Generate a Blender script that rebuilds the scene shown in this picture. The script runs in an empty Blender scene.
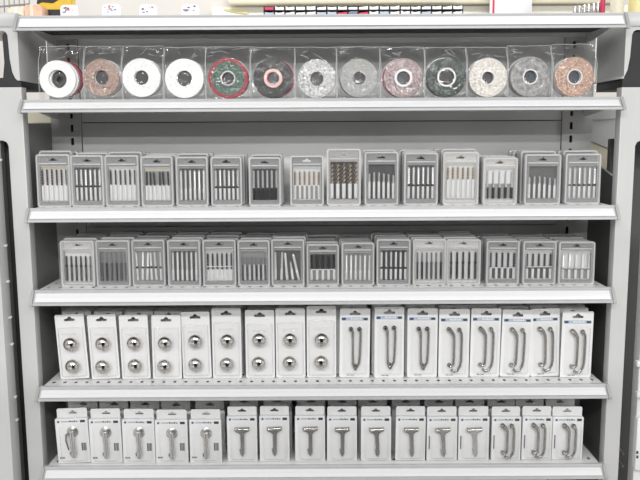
import bpy, math, random
from mathutils import Vector, Matrix
random.seed(7)
SC = bpy.context.scene
COL = SC.collection

# ------------------------------------------------------------------ camera
FPX, HORIZON, EYE = 753.0, 135.0, 1.5
PITCH = math.atan((240.0 - HORIZON) / FPX)
ROLL = math.radians(0.30)
CAM_Y = -1.523
F_ = Vector((0, math.cos(PITCH), -math.sin(PITCH)))
R0, U0 = Vector((1, 0, 0)), Vector((0, math.sin(PITCH), math.cos(PITCH)))
R_ = R0 * math.cos(ROLL) - U0 * math.sin(ROLL)
U_ = R0 * math.sin(ROLL) + U0 * math.cos(ROLL)
CAM = Vector((-0.005, CAM_Y, EYE))
cd = bpy.data.cameras.new('camera')
cam = bpy.data.objects.new('camera', cd)
COL.objects.link(cam)
cd.sensor_width = 36.0
cd.lens = FPX * 36.0 / 640.0
cd.clip_start = 0.05
SC.cycles.transparent_max_bounces = 32
cam.matrix_world = Matrix(((R_.x, U_.x, -F_.x, CAM.x), (R_.y, U_.y, -F_.y, CAM.y),
                           (R_.z, U_.z, -F_.z, CAM.z), (0, 0, 0, 1)))
SC.camera = cam


def at(px, py, Y):
    """world point on the vertical plane at depth Y that is seen at that picture point"""
    d = F_ + R_ * ((px - 320.0) / FPX) - U_ * ((py - 240.0) / FPX)
    return CAM + d * ((Y - CAM.y) / d.y)


# ------------------------------------------------------------------ world, lamps, exposure
w = bpy.data.worlds.new('shop_light')
SC.world = w
w.use_nodes = True
bg = w.node_tree.nodes['Background']
bg.inputs[0].default_value = (0.985, 0.99, 1.0, 1)
bg.inputs[1].default_value = 0.60
SC.view_settings.view_transform = 'Standard'
SC.view_settings.look = 'None'
SC.view_settings.gamma = 1.0
SC.view_settings.use_curve_mapping = False
SC.view_settings.exposure = 0.40


def ceiling_lamp(x, y, z, sx, sy, power):
    l = bpy.data.lights.new('ceiling_lamp', 'AREA')
    l.shape = 'RECTANGLE'
    l.size, l.size_y, l.energy = sx, sy, power
    l.color = (1.0, 0.995, 0.985)
    o = bpy.data.objects.new('ceiling_lamp', l)
    COL.objects.link(o)
    o.location = (x, y, z)
    return o


ceiling_lamp(0, -6.4, 3.0, 3.6, 0.30, 230)
ceiling_lamp(0, -3.2, 3.0, 3.6, 0.30, 105)
ceiling_lamp(0, -4.8, 3.0, 3.6, 0.30, 140)
ceiling_lamp(0, 1.6, 3.2, 3.6, 0.30, 45)

# ------------------------------------------------------------------ materials
MATS = {}


def mat(name, col, rough=0.5, metal=0.0, noise=0.0, scale=40.0, bump=0.0, spec=0.5, stretch=None, col2=None, thresh=None):
    m = bpy.data.materials.new(name)
    m.use_nodes = True
    nt = m.node_tree
    b = nt.nodes['Principled BSDF']
    b.inputs['Base Color'].default_value = (*col, 1)
    b.inputs['Roughness'].default_value = rough
    b.inputs['Metallic'].default_value = metal
    b.inputs['Specular IOR Level'].default_value = spec
    if noise or bump:
        tc = nt.nodes.new('ShaderNodeTexCoord')
        mp = nt.nodes.new('ShaderNodeMapping')
        if stretch:
            mp.inputs['Scale'].default_value = stretch
        nt.links.new(tc.outputs['Object'], mp.inputs['Vector'])
        n = nt.nodes.new('ShaderNodeTexNoise')
        n.inputs['Scale'].default_value = scale
        n.inputs['Detail'].default_value = 3
        nt.links.new(mp.outputs['Vector'], n.inputs['Vector'])
        if noise:
            r = nt.nodes.new('ShaderNodeValToRGB')
            c2 = col2 or tuple(min(1, c * (1 + noise)) for c in col)
            c1 = col if col2 else tuple(c * (1 - noise) for c in col)
            r.color_ramp.elements[0].color = (*c1, 1)
            r.color_ramp.elements[1].color = (*c2, 1)
            t = thresh or (0.3, 0.7)
            r.color_ramp.elements[0].position, r.color_ramp.elements[1].position = t
            nt.links.new(n.outputs['Fac'], r.inputs['Fac'])
            nt.links.new(r.outputs['Color'], b.inputs['Base Color'])
        if bump:
            bp = nt.nodes.new('ShaderNodeBump')
            bp.inputs['Strength'].default_value = bump
            bp.inputs['Distance'].default_value = 0.002
            nt.links.new(n.outputs['Fac'], bp.inputs['Height'])
            nt.links.new(bp.outputs['Normal'], b.inputs['Normal'])
    MATS[name] = m
    return m


def clear(name, haze, tint, hazecol, rough=0.06, scale=60.0, bump=0.0, ior=1.33):
    """clear plastic: transparent body, a little milky haze, glossy by Fresnel"""
    m = bpy.data.materials.new(name)
    m.use_nodes = True
    nt = m.node_tree
    nt.nodes.clear()
    out = nt.nodes.new('ShaderNodeOutputMaterial')
    tr = nt.nodes.new('ShaderNodeBsdfTransparent')
    tr.inputs[0].default_value = (*tint, 1)
    df = nt.nodes.new('ShaderNodeBsdfDiffuse')
    df.inputs[0].default_value = (*hazecol, 1)
    gl = nt.nodes.new('ShaderNodeBsdfGlossy')
    gl.inputs['Roughness'].default_value = rough
    lw = nt.nodes.new('ShaderNodeLayerWeight')
    pw = nt.nodes.new('ShaderNodeMath')
    pw.operation = 'POWER'
    pw.inputs[1].default_value = 5.0
    nt.links.new(lw.outputs['Facing'], pw.inputs[0])
    fr = nt.nodes.new('ShaderNodeMath')
    fr.operation = 'MULTIPLY_ADD'
    f0 = ((ior - 1) / (ior + 1)) ** 2
    fr.inputs[1].default_value = 0.75 * (1 - f0)
    fr.inputs[2].default_value = f0
    nt.links.new(pw.outputs[0], fr.inputs[0])
    m1 = nt.nodes.new('ShaderNodeMixShader')
    m1.inputs[0].default_value = haze
    nt.links.new(tr.outputs[0], m1.inputs[1])
    nt.links.new(df.outputs[0], m1.inputs[2])
    m2 = nt.nodes.new('ShaderNodeMixShader')
    nt.links.new(fr.outputs[0], m2.inputs[0])
    nt.links.new(m1.outputs[0], m2.inputs[1])
    nt.links.new(gl.outputs[0], m2.inputs[2])
    nt.links.new(m2.outputs[0], out.inputs[0])
    if bump:
        tc = nt.nodes.new('ShaderNodeTexCoord')
        n = nt.nodes.new('ShaderNodeTexNoise')
        n.inputs['Scale'].default_value = scale
        n.inputs['Detail'].default_value = 2
        nt.links.new(tc.outputs['Object'], n.inputs['Vector'])
        bp = nt.nodes.new('ShaderNodeBump')
        bp.inputs['Strength'].default_value = bump
        bp.inputs['Distance'].default_value = 0.007
        nt.links.new(n.outputs['Fac'], bp.inputs['Height'])
        nt.links.new(bp.outputs['Normal'], gl.inputs['Normal'])
        nt.links.new(bp.outputs['Normal'], lw.inputs['Normal'])
    MATS[name] = m
    return m


mat('enamel', (0.55, 0.55, 0.54), 0.38, noise=0.03, scale=6, bump=0.02)
mat('enamel_panel', (0.72, 0.72, 0.71), 0.45, noise=0.05, scale=5)
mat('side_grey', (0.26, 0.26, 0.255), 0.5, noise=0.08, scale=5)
mat('side_shaded', (0.10, 0.10, 0.098), 0.5, noise=0.08, scale=5)  # same panel as the left one, darkened to paint the shaded right end
mat('dark_grey', (0.045, 0.045, 0.043), 0.6, noise=0.1, scale=8)
mat('black', (0.012, 0.012, 0.012), 0.5, noise=0.2, scale=30)
mat('shelf_white', (0.78, 0.78, 0.775), 0.35, noise=0.03, scale=9, bump=0.02)
mat('shelf_under', (0.42, 0.42, 0.41), 0.45, noise=0.04, scale=9)
mat('rail_white', (0.80, 0.80, 0.81), 0.28, noise=0.05, scale=30, stretch=(0.05, 1, 8))
mat('rail_edge', (0.50, 0.50, 0.50), 0.3, noise=0.04, scale=30)
mat('cap_grey', (0.36, 0.36, 0.35), 0.4, noise=0.04, scale=30)
mat('card_white', (0.80, 0.80, 0.80), 0.42, noise=0.02, scale=20)
mat('card_cool', (0.72, 0.72, 0.72), 0.45, noise=0.03, scale=20)
mat('card_grey', (0.30, 0.30, 0.30), 0.5, noise=0.05, scale=30)
mat('card_back', (0.17, 0.17, 0.17), 0.5, noise=0.05, scale=30)
mat('card_dark', (0.06, 0.06, 0.065), 0.5, noise=0.1, scale=30)
mat('card_mid', (0.11, 0.11, 0.11), 0.5, noise=0.08, scale=30)
mat('card_cream', (0.62, 0.58, 0.48), 0.5, noise=0.05, scale=30)
mat('steel', (0.95, 0.95, 0.95), 0.3, 0.4, noise=0.06, scale=120)
mat('steel_dark', (0.20, 0.20, 0.21), 0.3, 1.0, noise=0.15, scale=120)
mat('bit_black', (0.02, 0.02, 0.02), 0.35, noise=0.2, scale=90)
mat('bit_brown', (0.13, 0.085, 0.065), 0.35, 0.6, noise=0.2, scale=90)
mat('bit_gold', (0.60, 0.50, 0.38), 0.3, 0.5, noise=0.15, scale=90)
mat('bit_white', (0.80, 0.80, 0.80), 0.3, noise=0.03, scale=90)
mat('chrome', (0.62, 0.60, 0.57), 0.10, 1.0, noise=0.03, scale=60)
mat('nickel', (0.40, 0.385, 0.365), 0.16, 1.0, noise=0.06, scale=90)
mat('satin', (0.60, 0.59, 0.575), 0.24, 0.9, noise=0.06, scale=90)
mat('print_blue', (0.07, 0.13, 0.27), 0.45, noise=0.08, scale=200)
mat('print_pale', (0.42, 0.48, 0.57), 0.45, noise=0.06, scale=200)
mat('print_dark', (0.045, 0.05, 0.06), 0.45, noise=0.2, scale=300)
mat('print_red', (0.6, 0.06, 0.08), 0.45, noise=0.1, scale=300)
mat('floor_vinyl', (0.52, 0.51, 0.49), 0.3, noise=0.05, scale=4, bump=0.02)
mat('wall_beige', (0.62, 0.59, 0.55), 0.7, noise=0.03, scale=3, bump=0.03)
mat('wall_cream', (0.86, 0.83, 0.74), 0.6, noise=0.02, scale=3)
mat('opposite', (0.34, 0.34, 0.34), 0.6, noise=0.3, scale=6)
mat('yellow', (0.75, 0.47, 0.02), 0.4, noise=0.06, scale=60)
mat('yellow_pale', (0.78, 0.70, 0.33), 0.4, noise=0.05, scale=40)
mat('peach', (0.78, 0.50, 0.36), 0.5, noise=0.12, scale=80)
mat('cream', (0.76, 0.71, 0.55), 0.5, noise=0.04, scale=20)
mat('red', (0.55, 0.03, 0.09), 0.4, noise=0.08, scale=60)
mat('wire', (0.35, 0.34, 0.34), 0.35, 0.7, noise=0.1, scale=60)
mat('bluegrey', (0.14, 0.17, 0.26), 0.45, noise=0.2, scale=60)
# disc faces: abrasive grit speckle
G = dict(rough=0.55, bump=0.6, scale=400.0)
mat('disc_plainwhite', (0.82, 0.82, 0.82), 0.5, noise=0.02, scale=60)
mat('disc_white', (0.66, 0.66, 0.66), noise=1, col2=(0.90, 0.90, 0.89), thresh=(0.36, 0.5), **G)
mat('disc_brown', (0.16, 0.10, 0.08), noise=1, col2=(0.50, 0.36, 0.30), thresh=(0.34, 0.62), **G)
mat('disc_copper', (0.22, 0.11, 0.07), noise=1, col2=(0.66, 0.46, 0.36), thresh=(0.34, 0.62), **G)
mat('disc_green', (0.02, 0.045, 0.035), noise=1, col2=(0.11, 0.19, 0.145), thresh=(0.36, 0.62), **G)
mat('disc_charcoal', (0.012, 0.012, 0.012), noise=1, col2=(0.045, 0.045, 0.045), thresh=(0.36, 0.66), **G)
mat('disc_silver', (0.22, 0.22, 0.21), noise=1, col2=(0.72, 0.72, 0.70), thresh=(0.38, 0.58), **G)
mat('disc_grey', (0.27, 0.275, 0.26), noise=1, col2=(0.42, 0.42, 0.40), thresh=(0.36, 0.62), **G)
mat('disc_pinkgrey', (0.10, 0.07, 0.075), noise=1, col2=(0.58, 0.46, 0.46), thresh=(0.36, 0.62), **G)
mat('disc_blackgreen', (0.008, 0.014, 0.012), noise=1, col2=(0.20, 0.25, 0.22), thresh=(0.50, 0.68), **G)
mat('disc_champagne', (0.42, 0.37, 0.32), noise=1, col2=(0.84, 0.81, 0.76), thresh=(0.36, 0.58), **G)
mat('disc_slate', (0.16, 0.155, 0.155), noise=1, col2=(0.40, 0.39, 0.385), thresh=(0.30, 0.70), rough=0.55, bump=0.5, scale=130.0)
mat('disc_red', (0.30, 0.02, 0.035), 0.5, noise=0.15, scale=300)
mat('ring_pink', (0.70, 0.47, 0.42), 0.5, noise=0.05, scale=80)
mat('ring_white', (0.76, 0.76, 0.76), 0.4, noise=0.03, scale=80)
mat('core_dark', (0.03, 0.028, 0.026), 0.35, noise=0.3, scale=90)
mat('core_slate', (0.06, 0.07, 0.085), 0.25, noise=0.2, scale=60)
clear('film', 0.016, (0.99, 0.99, 0.99), (0.80, 0.81, 0.81), 0.05, 70.0, 0.55, 1.45)
clear('blister', 0.012, (0.985, 0.985, 0.985), (0.9, 0.9, 0.9), 0.07, ior=1.3)
clear('window', 0.01, (0.97, 0.97, 0.97), (0.85, 0.85, 0.85), 0.08)
clear('pvc', 0.16, (0.94, 0.94, 0.94), (0.72, 0.72, 0.72), 0.12)
clear('pvc_warm', 0.26, (0.95, 0.945, 0.935), (0.78, 0.77, 0.755), 0.12)
clear('pvc_edge', 0.42, (0.93, 0.93, 0.93), (0.86, 0.86, 0.86), 0.10)


# ------------------------------------------------------------------ mesh helpers
class MB:
    def __init__(self):
        self.v, self.f, self.m = [], [], []
        self.mats = []

    def mi(self, name):
        if name not in self.mats:
            self.mats.append(name)
        return self.mats.index(name)

    def add(self, vs, fs, m):
        k = len(self.v)
        self.v += [tuple(p) for p in vs]
        i = self.mi(m)
        for f in fs:
            self.f.append(tuple(a + k for a in f))
            self.m.append(i)

    def box(self, x0, x1, y0, y1, z0, z1, m, c=0.0):
        """box; c chamfers the four edges that run along Y and the front rim"""
        if c <= 0:
            vs = [(x, y, z) for z in (z0, z1) for y in (y0, y1) for x in (x0, x1)]
            fs = [(0, 2, 3, 1), (4, 5, 7, 6), (0, 1, 5, 4), (2, 6, 7, 3), (0, 4, 6, 2), (1, 3, 7, 5)]
            self.add(vs, fs, m)
            return self
        out = [(x0 + c, z0), (x1 - c, z0), (x1, z0 + c), (x1, z1 - c), (x1 - c, z1), (x0 + c, z1), (x0, z1 - c), (x0, z0 + c)]
        cx, cz = (x0 + x1) / 2, (z0 + z1) / 2
        inn = [(x - math.copysign(c * .7, x - cx), z - math.copysign(c * .7, z - cz)) for x, z in out]
        vs = [(x, y0, z) for x, z in inn] + [(x, y0 + c * .7, z) for x, z in out] + [(x, y1, z) for x, z in out]
        fs = [tuple(range(8)), tuple(range(23, 15, -1))]
        for i in range(8):
            j = (i + 1) % 8
            fs.append((i, i + 8, j + 8, j))
            fs.append((i + 8, i + 16, j + 16, j + 8))
        self.add(vs, fs, m)
        return self

    def extrude(self, poly, a0, a1, m, axis='x'):
        """closed 2D polygon carried along an axis; poly is (y,z) for x, (x,z) for y, (x,y) for z"""
        n = len(poly)

        def pt(p, a):
            if axis == 'x':
                return (a, p[0], p[1])
            if axis == 'y':
                return (p[0], a, p[1])
            return (p[0], p[1], a)
        vs = [pt(p, a0) for p in poly] + [pt(p, a1) for p in poly]
        fs = [tuple(range(n - 1, -1, -1)), tuple(range(n, 2 * n))]
        for i in range(n):
            j = (i + 1) % n
            fs.append((i, j, j + n, i + n))
        self.add(vs, fs, m)
        return self

    def lathe(self, prof, c, axis, m, n=16, closed=False):
        """profile [(radius, along)] turned about an axis through c; axis 'y' points towards -Y, 'z' up"""
        k = len(prof)
        vs = []
        for r, h in prof:
            for i in range(n):
                a = 2 * math.pi * i / n
                if axis == 'y':
                    vs.append((c[0] + r * math.cos(a), c[1] - h, c[2] + r * math.sin(a)))
                else:
                    vs.append((c[0] + r * math.cos(a), c[1] + r * math.sin(a), c[2] + h))
        fs = []
        for q in range(k if closed else k - 1):
            q2 = (q + 1) % k
            for i in range(n):
                j = (i + 1) % n
                fs.append((q * n + i, q * n + j, q2 * n + j, q2 * n + i))
        if not closed:
            if prof[0][0] > 1e-6:
                fs.append(tuple(range(n - 1, -1, -1)))
            if prof[-1][0] > 1e-6:
                fs.append(tuple(range((k - 1) * n, k * n)))
        self.add(vs, fs, m)
        return self

    def tube(self, pts, rad, m, n=8):
        """pipe through points; rad is one radius or one for each point"""
        pts = [Vector(p) for p in pts]
        if not isinstance(rad, (list, tuple)):
            rad = [rad] * len(pts)
        vs, prev = [], None
        for i, p in enumerate(pts):
            t = (pts[min(i + 1, len(pts) - 1)] - pts[max(i - 1, 0)]).normalized()
            if prev is None:
                u = t.orthogonal().normalized()
            else:
                u = (prev - t * prev.dot(t)).normalized()
            prev = u
            w_ = t.cross(u)
            for k in range(n):
                a = 2 * math.pi * k / n
                vs.append(p + (u * math.cos(a) + w_ * math.sin(a)) * rad[i])
        fs = [tuple(range(n - 1, -1, -1)), tuple(range((len(pts) - 1) * n, len(pts) * n))]
        for i in range(len(pts) - 1):
            for k in range(n):
                j = (k + 1) % n
                fs.append((i * n + k, i * n + j, (i + 1) * n + j, (i + 1) * n + k))
        self.add(vs, fs, m)
        return self

    def ball(self, c, r, m, n=12):
        k = 6
        prof = [(r * math.sin(math.pi * i / k) if 0 < i < k else 1e-7, -r * math.cos(math.pi * i / k)) for i in range(k + 1)]
        return self.lathe(prof, c, 'z', m, n)

    def mesh(self, name, smooth=True):
        me = bpy.data.meshes.new(name)
        me.from_pydata(self.v, [], self.f)
        for x in self.mats:
            me.materials.append(MATS[x])
        me.polygons.foreach_set('material_index', self.m)
        me.update()
        finish(me, smooth)
        return me


def finish(me, smooth=True):
    import bmesh
    bm = bmesh.new()
    bm.from_mesh(me)
    bmesh.ops.recalc_face_normals(bm, faces=bm.faces)
    bm.to_mesh(me)
    bm.free()
    if smooth:
        me.shade_smooth()
        me.set_sharp_from_angle(angle=math.radians(38))


def rrect(x0, x1, z0, z1, r, n=4):
    p = []
    for cx, cz, a0 in ((x1 - r, z0 + r, -90), (x1 - r, z1 - r, 0), (x0 + r, z1 - r, 90), (x0 + r, z0 + r, 180)):
        for i in range(n + 1):
            a = math.radians(a0 + 90 * i / n)
            p.append((cx + r * math.cos(a), cz + r * math.sin(a)))
    return p


def hang_hole(cx, cz, s):
    """the 'sombrero' slot of a peg card, s = half width"""
    q = [(-1, 0), (-.92, -.26), (.92, -.26), (1, 0), (.92, .18), (.46, .22), (.30, .42), (.16, .58), (-.16, .58), (-.30, .42), (-.46, .22), (-.92, .18)]
    return [(cx + x * s, cz + z * s) for x, z in q]


def plate(name, loops, y0, y1, m, bevel=0.0):
    """flat plate in the XZ plane between depths y0 and y1; first loop is the outline, the others are holes through it"""
    cu = bpy.data.curves.new('outline', 'CURVE')
    cu.dimensions = '2D'
    cu.fill_mode = 'BOTH'
    for lp in loops:
        s = cu.splines.new('POLY')
        s.points.add(len(lp) - 1)
        for i, (x, z) in enumerate(lp):
            s.points[i].co = (x, z, 0, 1)
        s.use_cyclic_u = True
    cu.extrude = max(1e-5, (y1 - y0) / 2 - bevel)
    cu.bevel_depth = bevel
    cu.bevel_resolution = 1 if bevel else 0
    ob = bpy.data.objects.new('outline', cu)
    COL.objects.link(ob)
    dg = bpy.context.evaluated_depsgraph_get()
    me = bpy.data.meshes.new_from_object(ob.evaluated_get(dg))
    bpy.data.objects.remove(ob)
    bpy.data.curves.remove(cu)
    ym = (y0 + y1) / 2
    for v in me.vertices:
        x, z, d = v.co
        v.co = (x, ym - d, z)
    me.name = name
    me.materials.clear()
    me.materials.append(MATS[m])
    me.update()
    finish(me)
    return me


def obj(name, me, parent=None, loc=(0, 0, 0), rot=(0, 0, 0)):
    o = bpy.data.objects.new(name, me)
    COL.objects.link(o)
    o.location = loc
    o.rotation_euler = rot
    o.parent = parent
    return o


def tag(o, label, cat, group=None):
    o['label'] = label
    o['category'] = cat
    if group:
        o['group'] = group
    return o


def thing(name, label, cat, loc=(0, 0, 0), rot=(0, 0, 0), group=None):
    return tag(obj(name, None, None, loc, rot), label, cat, group)


def struct(name, me):
    o = obj(name, me)
    o['kind'] = 'structure'
    return o


ORD = ['first', 'second', 'third', 'fourth', 'fifth', 'sixth', 'seventh', 'eighth', 'ninth', 'tenth', 'eleventh',
       'twelfth', 'thirteenth', 'fourteenth', 'fifteenth', 'sixteenth', 'seventeenth']


def place(i, n):
    if i == 0:
        return 'leftmost'
    if i == n - 1:
        return 'rightmost'
    return ORD[i] + ' from left'


# ------------------------------------------------------------------ the room
struct('floor', MB().box(-5, 5, -7.4, 4.5, -0.05, 0, 'floor_vinyl').mesh('floor'))
WY = 2.6
wl = at(213, 7, WY).x
struct('wall_back', MB().box(-5, 5, WY, WY + .1, 0, 3.0, 'wall_beige').mesh('wall_back'))
struct('wall_front', MB().box(-5, 5, -4.4, -4.3, 0, 1.55, 'opposite').mesh('wall_front'))

struct('knob_reflection_block', MB().box(-.75, .75, -2.35, -2.05, 0, 1.85, 'black', .01).mesh('knob_reflection_block'))  # unseen dark block added to put dark centres in the knob reflections

# ------------------------------------------------------------------ shelving
HW = 0.6065                      # half width of a shelf with its end caps
BACK = 0.215                     # face of the back panel
SETB = 0.020                     # how far the top of a price rail leans back
RAIL_TOP = [14.5, 98.5, 207.0, 289.0, 385.5, 465.5]
RAIL_BOT = [29.0, 111.0, 221.0, 304.5, 400.0, 480.5]
PLATE = []
SH_NAME = ['topmost shelf', 'shelf carrying the round abrasive discs', 'upper shelf of drill bit packs',
           'lower shelf of drill bit packs', 'shelf carrying the knob and handle cards', 'bottom shelf with the hook packs']


def perforated(x0, x1, y0, y1, z, pitch, depth, rows, rx, ry):
    """thin sheet with real slots through its first rows, plain sheet behind"""
    b = MB()
    n = int((x1 - x0) / pitch)
    px = (x1 - x0) / n
    t = 0.0012
    for zz in (z, z - t):
        for q in range(rows):
            ya, yb = y0 + q * depth, y0 + (q + 1) * depth
            for i in range(n):
                xa, xb = x0 + i * px, x0 + (i + 1) * px
                cx, cy = (xa + xb) / 2, (ya + yb) / 2
                sq = [(xb, cy), (xb, yb), (cx, yb), (xa, yb), (xa, cy), (xa, ya), (cx, ya), (xb, ya)]
                ho = [(cx + rx * math.cos(math.pi * k / 4), cy + ry * math.sin(math.pi * k / 4)) for k in range(8)]
                vs = [(x, y, zz) for x, y in sq] + [(x, y, zz) for x, y in ho]
                b.add(vs, [(k, (k + 1) % 8, (k + 1) % 8 + 8, k + 8) for k in range(8)], 'shelf_white')
    b.box(x0, x1, y0 + rows * depth, y1, z - t, z, 'shelf_white')
    b.box(x0, x1, y0 - .002, y0, z - .018, z, 'shelf_white')
    b.box(x0, x1, y1 - .0015, y1, z - .022, z - t, 'shelf_white')
    for sx in (x0, x1 - .0015):
        b.box(sx, sx + .0015, y0, y1, z - .018, z - t, 'shelf_white')
    return b.mesh('shelf_plate', False)


for s in range(6):
    zt = at(320, RAIL_TOP[s], SETB).z
    zb = at(320, RAIL_BOT[s], 0.0).z
    PLATE.append(zt)
    t = thing('shelf', 'white steel shelf with slanted price rail, ' + SH_NAME[s], 'shelf', (0, 0, zt))
    h = zt - zb
    e = 0.006
    obj('shelf_plate', perforated(-HW + .012, HW - .012, SETB + .006, BACK - .004, 0, .0236, .048, 3, .0036, .0062), t)
    obj('shaded_stiffener', MB().box(-HW + .014, HW - .014, SETB + .012, SETB + .16, -.0165, -.0155, 'dark_grey').mesh('shaded_stiffener'), t)  # near-black colour paints the shade seen through the slots
    # rail: beaded top edge, slanted ticket face, beaded lower lip
    prof = [(SETB + .006, .0005), (SETB - .001, .0005), (SETB - .004, -.002), (SETB - .003, -.0045),
            (.0035, -h + .0055), (.000, -h + .004), (.000, -h), (.006, -h), (SETB + .006, -h + .010)]
    obj('price_rail', MB().extrude(prof, -HW + e, HW - e, 'rail_edge').mesh('price_rail'), t)
    tk = [(SETB - .0038, -.0058), (.0028, -h + .0075), (.0020, -h + .0072), (SETB - .0048, -.0060)]
    obj('ticket_strip', MB().extrude(tk, -HW + e + .004, HW - e - .004, 'rail_white').mesh('ticket_strip'), t)
    for sx in (-1, 1):
        cp = [(SETB + .010, .0012), (SETB - .004, .0012), (SETB - .0065, -.002), (-.0025, -h + .004), (-.0025, -h - .002),
              (.007, -h - .002), (SETB + .010, -h + .008)]
        xa, xb = sorted((sx * (HW - e), sx * HW))
        obj('end_cap', MB().extrude(cp, xa, xb, 'cap_grey').mesh('end_cap'), t)
        xa, xb = sorted((sx * (HW - .0105), sx * (HW - .0075)))
        br = [(SETB + .008, -.002), (BACK - .004, -.002), (BACK - .004, -.034), (BACK - .03, -.034), (SETB + .012, -.016)]
        obj('bracket', MB().extrude(br, xa, xb, 'enamel_panel').mesh('bracket'), t)

# gondola back: panel, slotted uprights, seam rails
ZTOP = PLATE[0] + .012
t = thing('gondola_back', 'grey steel back panels with slotted uprights behind the shelves', 'shelving', (0, 0, 0))
zs = [0.10, PLATE[4] - .03, PLATE[3] - .03, at(320, 226, BACK).z, at(320, 121.5, BACK).z, at(320, 36.5, BACK).z, ZTOP]
for a, b_ in zip(zs[:-1], zs[1:]):
    obj('back_panel', MB().box(-.548, .548, BACK + .004, BACK + .02, a + .0010, b_ - .0010, 'enamel_panel', .0012).mesh('back_panel'), t)
obj('backing', MB().box(-.548, .548, BACK + .021, BACK + .025, .1, ZTOP, 'dark_grey').mesh('backing'), t)
for sx in (-1, 1):
    slots = []
    cxs = sx * .5695
    z = 0.55
    while z < ZTOP - .03:
        slots.append([(cxs - .0035, z), (cxs + .0035, z), (cxs + .0035, z + .016), (cxs - .0035, z + .016)])
        z += .030
    x0, x1 = sorted((sx * .549, sx * .6165))
    obj('upright', plate('upright', [[(x0, .0), (x1, .0), (x1, ZTOP), (x0, ZTOP)]] + slots, BACK - .002, BACK + .003, 'enamel'), t)
    obj('slot_shade_fill', MB().box(x0 + .003, x1 - .003, BACK + .012, BACK + .045, 0, ZTOP, 'black').mesh('slot_shade_fill'), t)  # black filler added for the shade inside the slots and side gap

# side frames: front post with shoulder, side panel (right one shaded by its colour), pale wing, black bracket
for sx, side in ((-1, 'left'), (1, 'right')):
    t = thing('side_frame', 'pale grey upright end frame with black corner bracket, %s end of the shelves' % side, 'frame')
    YF = .034
    if sx < 0:
        zsh, zt_, zw1, zw0 = at(12, 140, YF).z, at(12, 88, YF).z, at(12, 13.5, YF).z, at(15, 80, YF).z
    else:
        zsh, zt_, zw1, zw0 = at(630, 140, YF).z, at(630, 88, YF).z, at(630, 13, YF).z, at(630, 78, YF).z
    XI, XO, XX = .6115, .642, .745

    def mx(p):
        return [(sx * x, z) for x, z in p]
    r = .012
    post = [(XI, 0), (XO, 0), (XO, zsh - r), (XO + r * .3, zsh - r * .3), (XO + r, zsh), (XX, zsh), (XX, zt_), (XI, zt_)]
    obj('post', plate('post', [mx(post)], YF, YF + .028, 'enamel', .0015), t)
    xa, xb = sorted((sx * (XI + .006), sx * (XI + .012)))
    zp = at(600, 160, .1).z if sx > 0 else at(30, 122, .05).z
    zq = at(600, 178, .1).z if sx > 0 else at(30, 124, .05).z
    obj('side_panel', MB().extrude([(YF + .028, .0), (BACK + .01, 0), (BACK + .01, zp), (YF + .028, zq)], xa, xb, 'side_grey' if sx < 0 else 'side_shaded').mesh('side_panel'), t)
    # raised wing above the post
    W1, W2, W3, W4 = [abs(at(px if sx < 0 else 640 - px, py, YF).x) for px, py in ((17.5, 79), (12.5, 70), (10, 58), (8.2, 42))]
    zr_ = zw1 - .042
    wing = [(XI + .001, zw0), (W1, zw0), (W1 + .004, zw0 + .004), (W2, zw0 + .016), (W3, zw0 + .042), (W4, zr_),
            (W4 + .003, zr_ + .006), (W4 + .008, zr_ + .009), (XX, zr_ + .009), (XX, zw1), (XI + .001, zw1)]
    obj('wing_panel', plate('wing_panel', [mx(wing)], YF, BACK - .02, 'enamel', .0012), t)
    xa, xb = sorted((sx * (XI + .0005), sx * XX))
    obj('wing_band', MB().box(xa, xb, YF - .004, YF, zw1 - .026, zw1 + .0015, 'enamel', .0015).mesh('wing_band'), t)
    # black bracket under and beside the wing
    g = .0018
    ou = [(XX, zt_ + .018), (W2 + .022, zt_ + .020), (W3 + .014, zw0 + .035), (W4 + .013, zr_), (W4 + .010, zr_ + .005)] if sx < 0 else [(XX, zr_ + .005)]
    bk = [(XI + .0015, zt_ + .0005), (XX, zt_ + .0005)] + ou + [(W4 + .006, zr_ + .005), (W4 + g, zr_ - .001), (W3 + g, zw0 + .042), (W2 + g, zw0 + .016), (W1 + .004 + g, zw0 + .003), (W1, zw0 - g), (XI + .0015, zw0 - g)]
    obj('corner_bracket', plate('corner_bracket', [mx(bk)], YF + .006, BACK - .03, 'black', .001), t)

# neighbouring bays seen through the gaps at both sides
t = thing('neighbour_post', 'pale grey post of the next shelving bay at the left picture edge', 'frame')
zsh = at(5, 140, .0).z
obj('post', plate('post', [[(-.710, 0), (-.6585, 0), (-.6585, zsh - .004), (-.710, zsh - .004)]], -.012, .030, 'enamel', .0015), t)
obj('post_web', MB().box(-.705, -.6665, .031, .07, 0, zsh - .004, 'side_grey').mesh('post_web'), t)
for q, (py) in enumerate((160, 246, 282, 318, 345, 398, 421)):
    p = at(14, py, .012)
    obj('clip', MB().box(-.6580, -.6525, .014, .022, p.z - .0025, p.z + .0025, 'card_cool', .001).mesh('clip'), t)
t = thing('gap_shade_panel', 'dark panel added for shade in the gap at the left picture edge', 'partition')
obj('panel', MB().box(-.95, -.6440, .085, .10, 0, zsh, 'dark_grey', .002).mesh('panel'), t)  # dark sheet put in so the gap reads as shade
obj('foot', MB().box(-.94, -.90, .06, .085, 0, .06, 'black').mesh('foot'), t)
t = thing('gap_shade_panel', 'black panel added for shade in the right gap', 'partition')
zr = at(637, 139, .03).z
obj('panel', MB().box(.6440, .95, .17, .185, 0, zr, 'dark_grey', .002).mesh('panel'), t)  # dark sheet standing in for the shade of the right gap
for py, z2 in ((440, .02), (452, .02)):
    p = at(630, py, .09)
    obj('wire', MB().tube([(.648, .168, p.z + .03), (.66, .10, p.z - .01), (.668, .07, p.z - .025)], .0022, 'wire').mesh('wire'), t)
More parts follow.
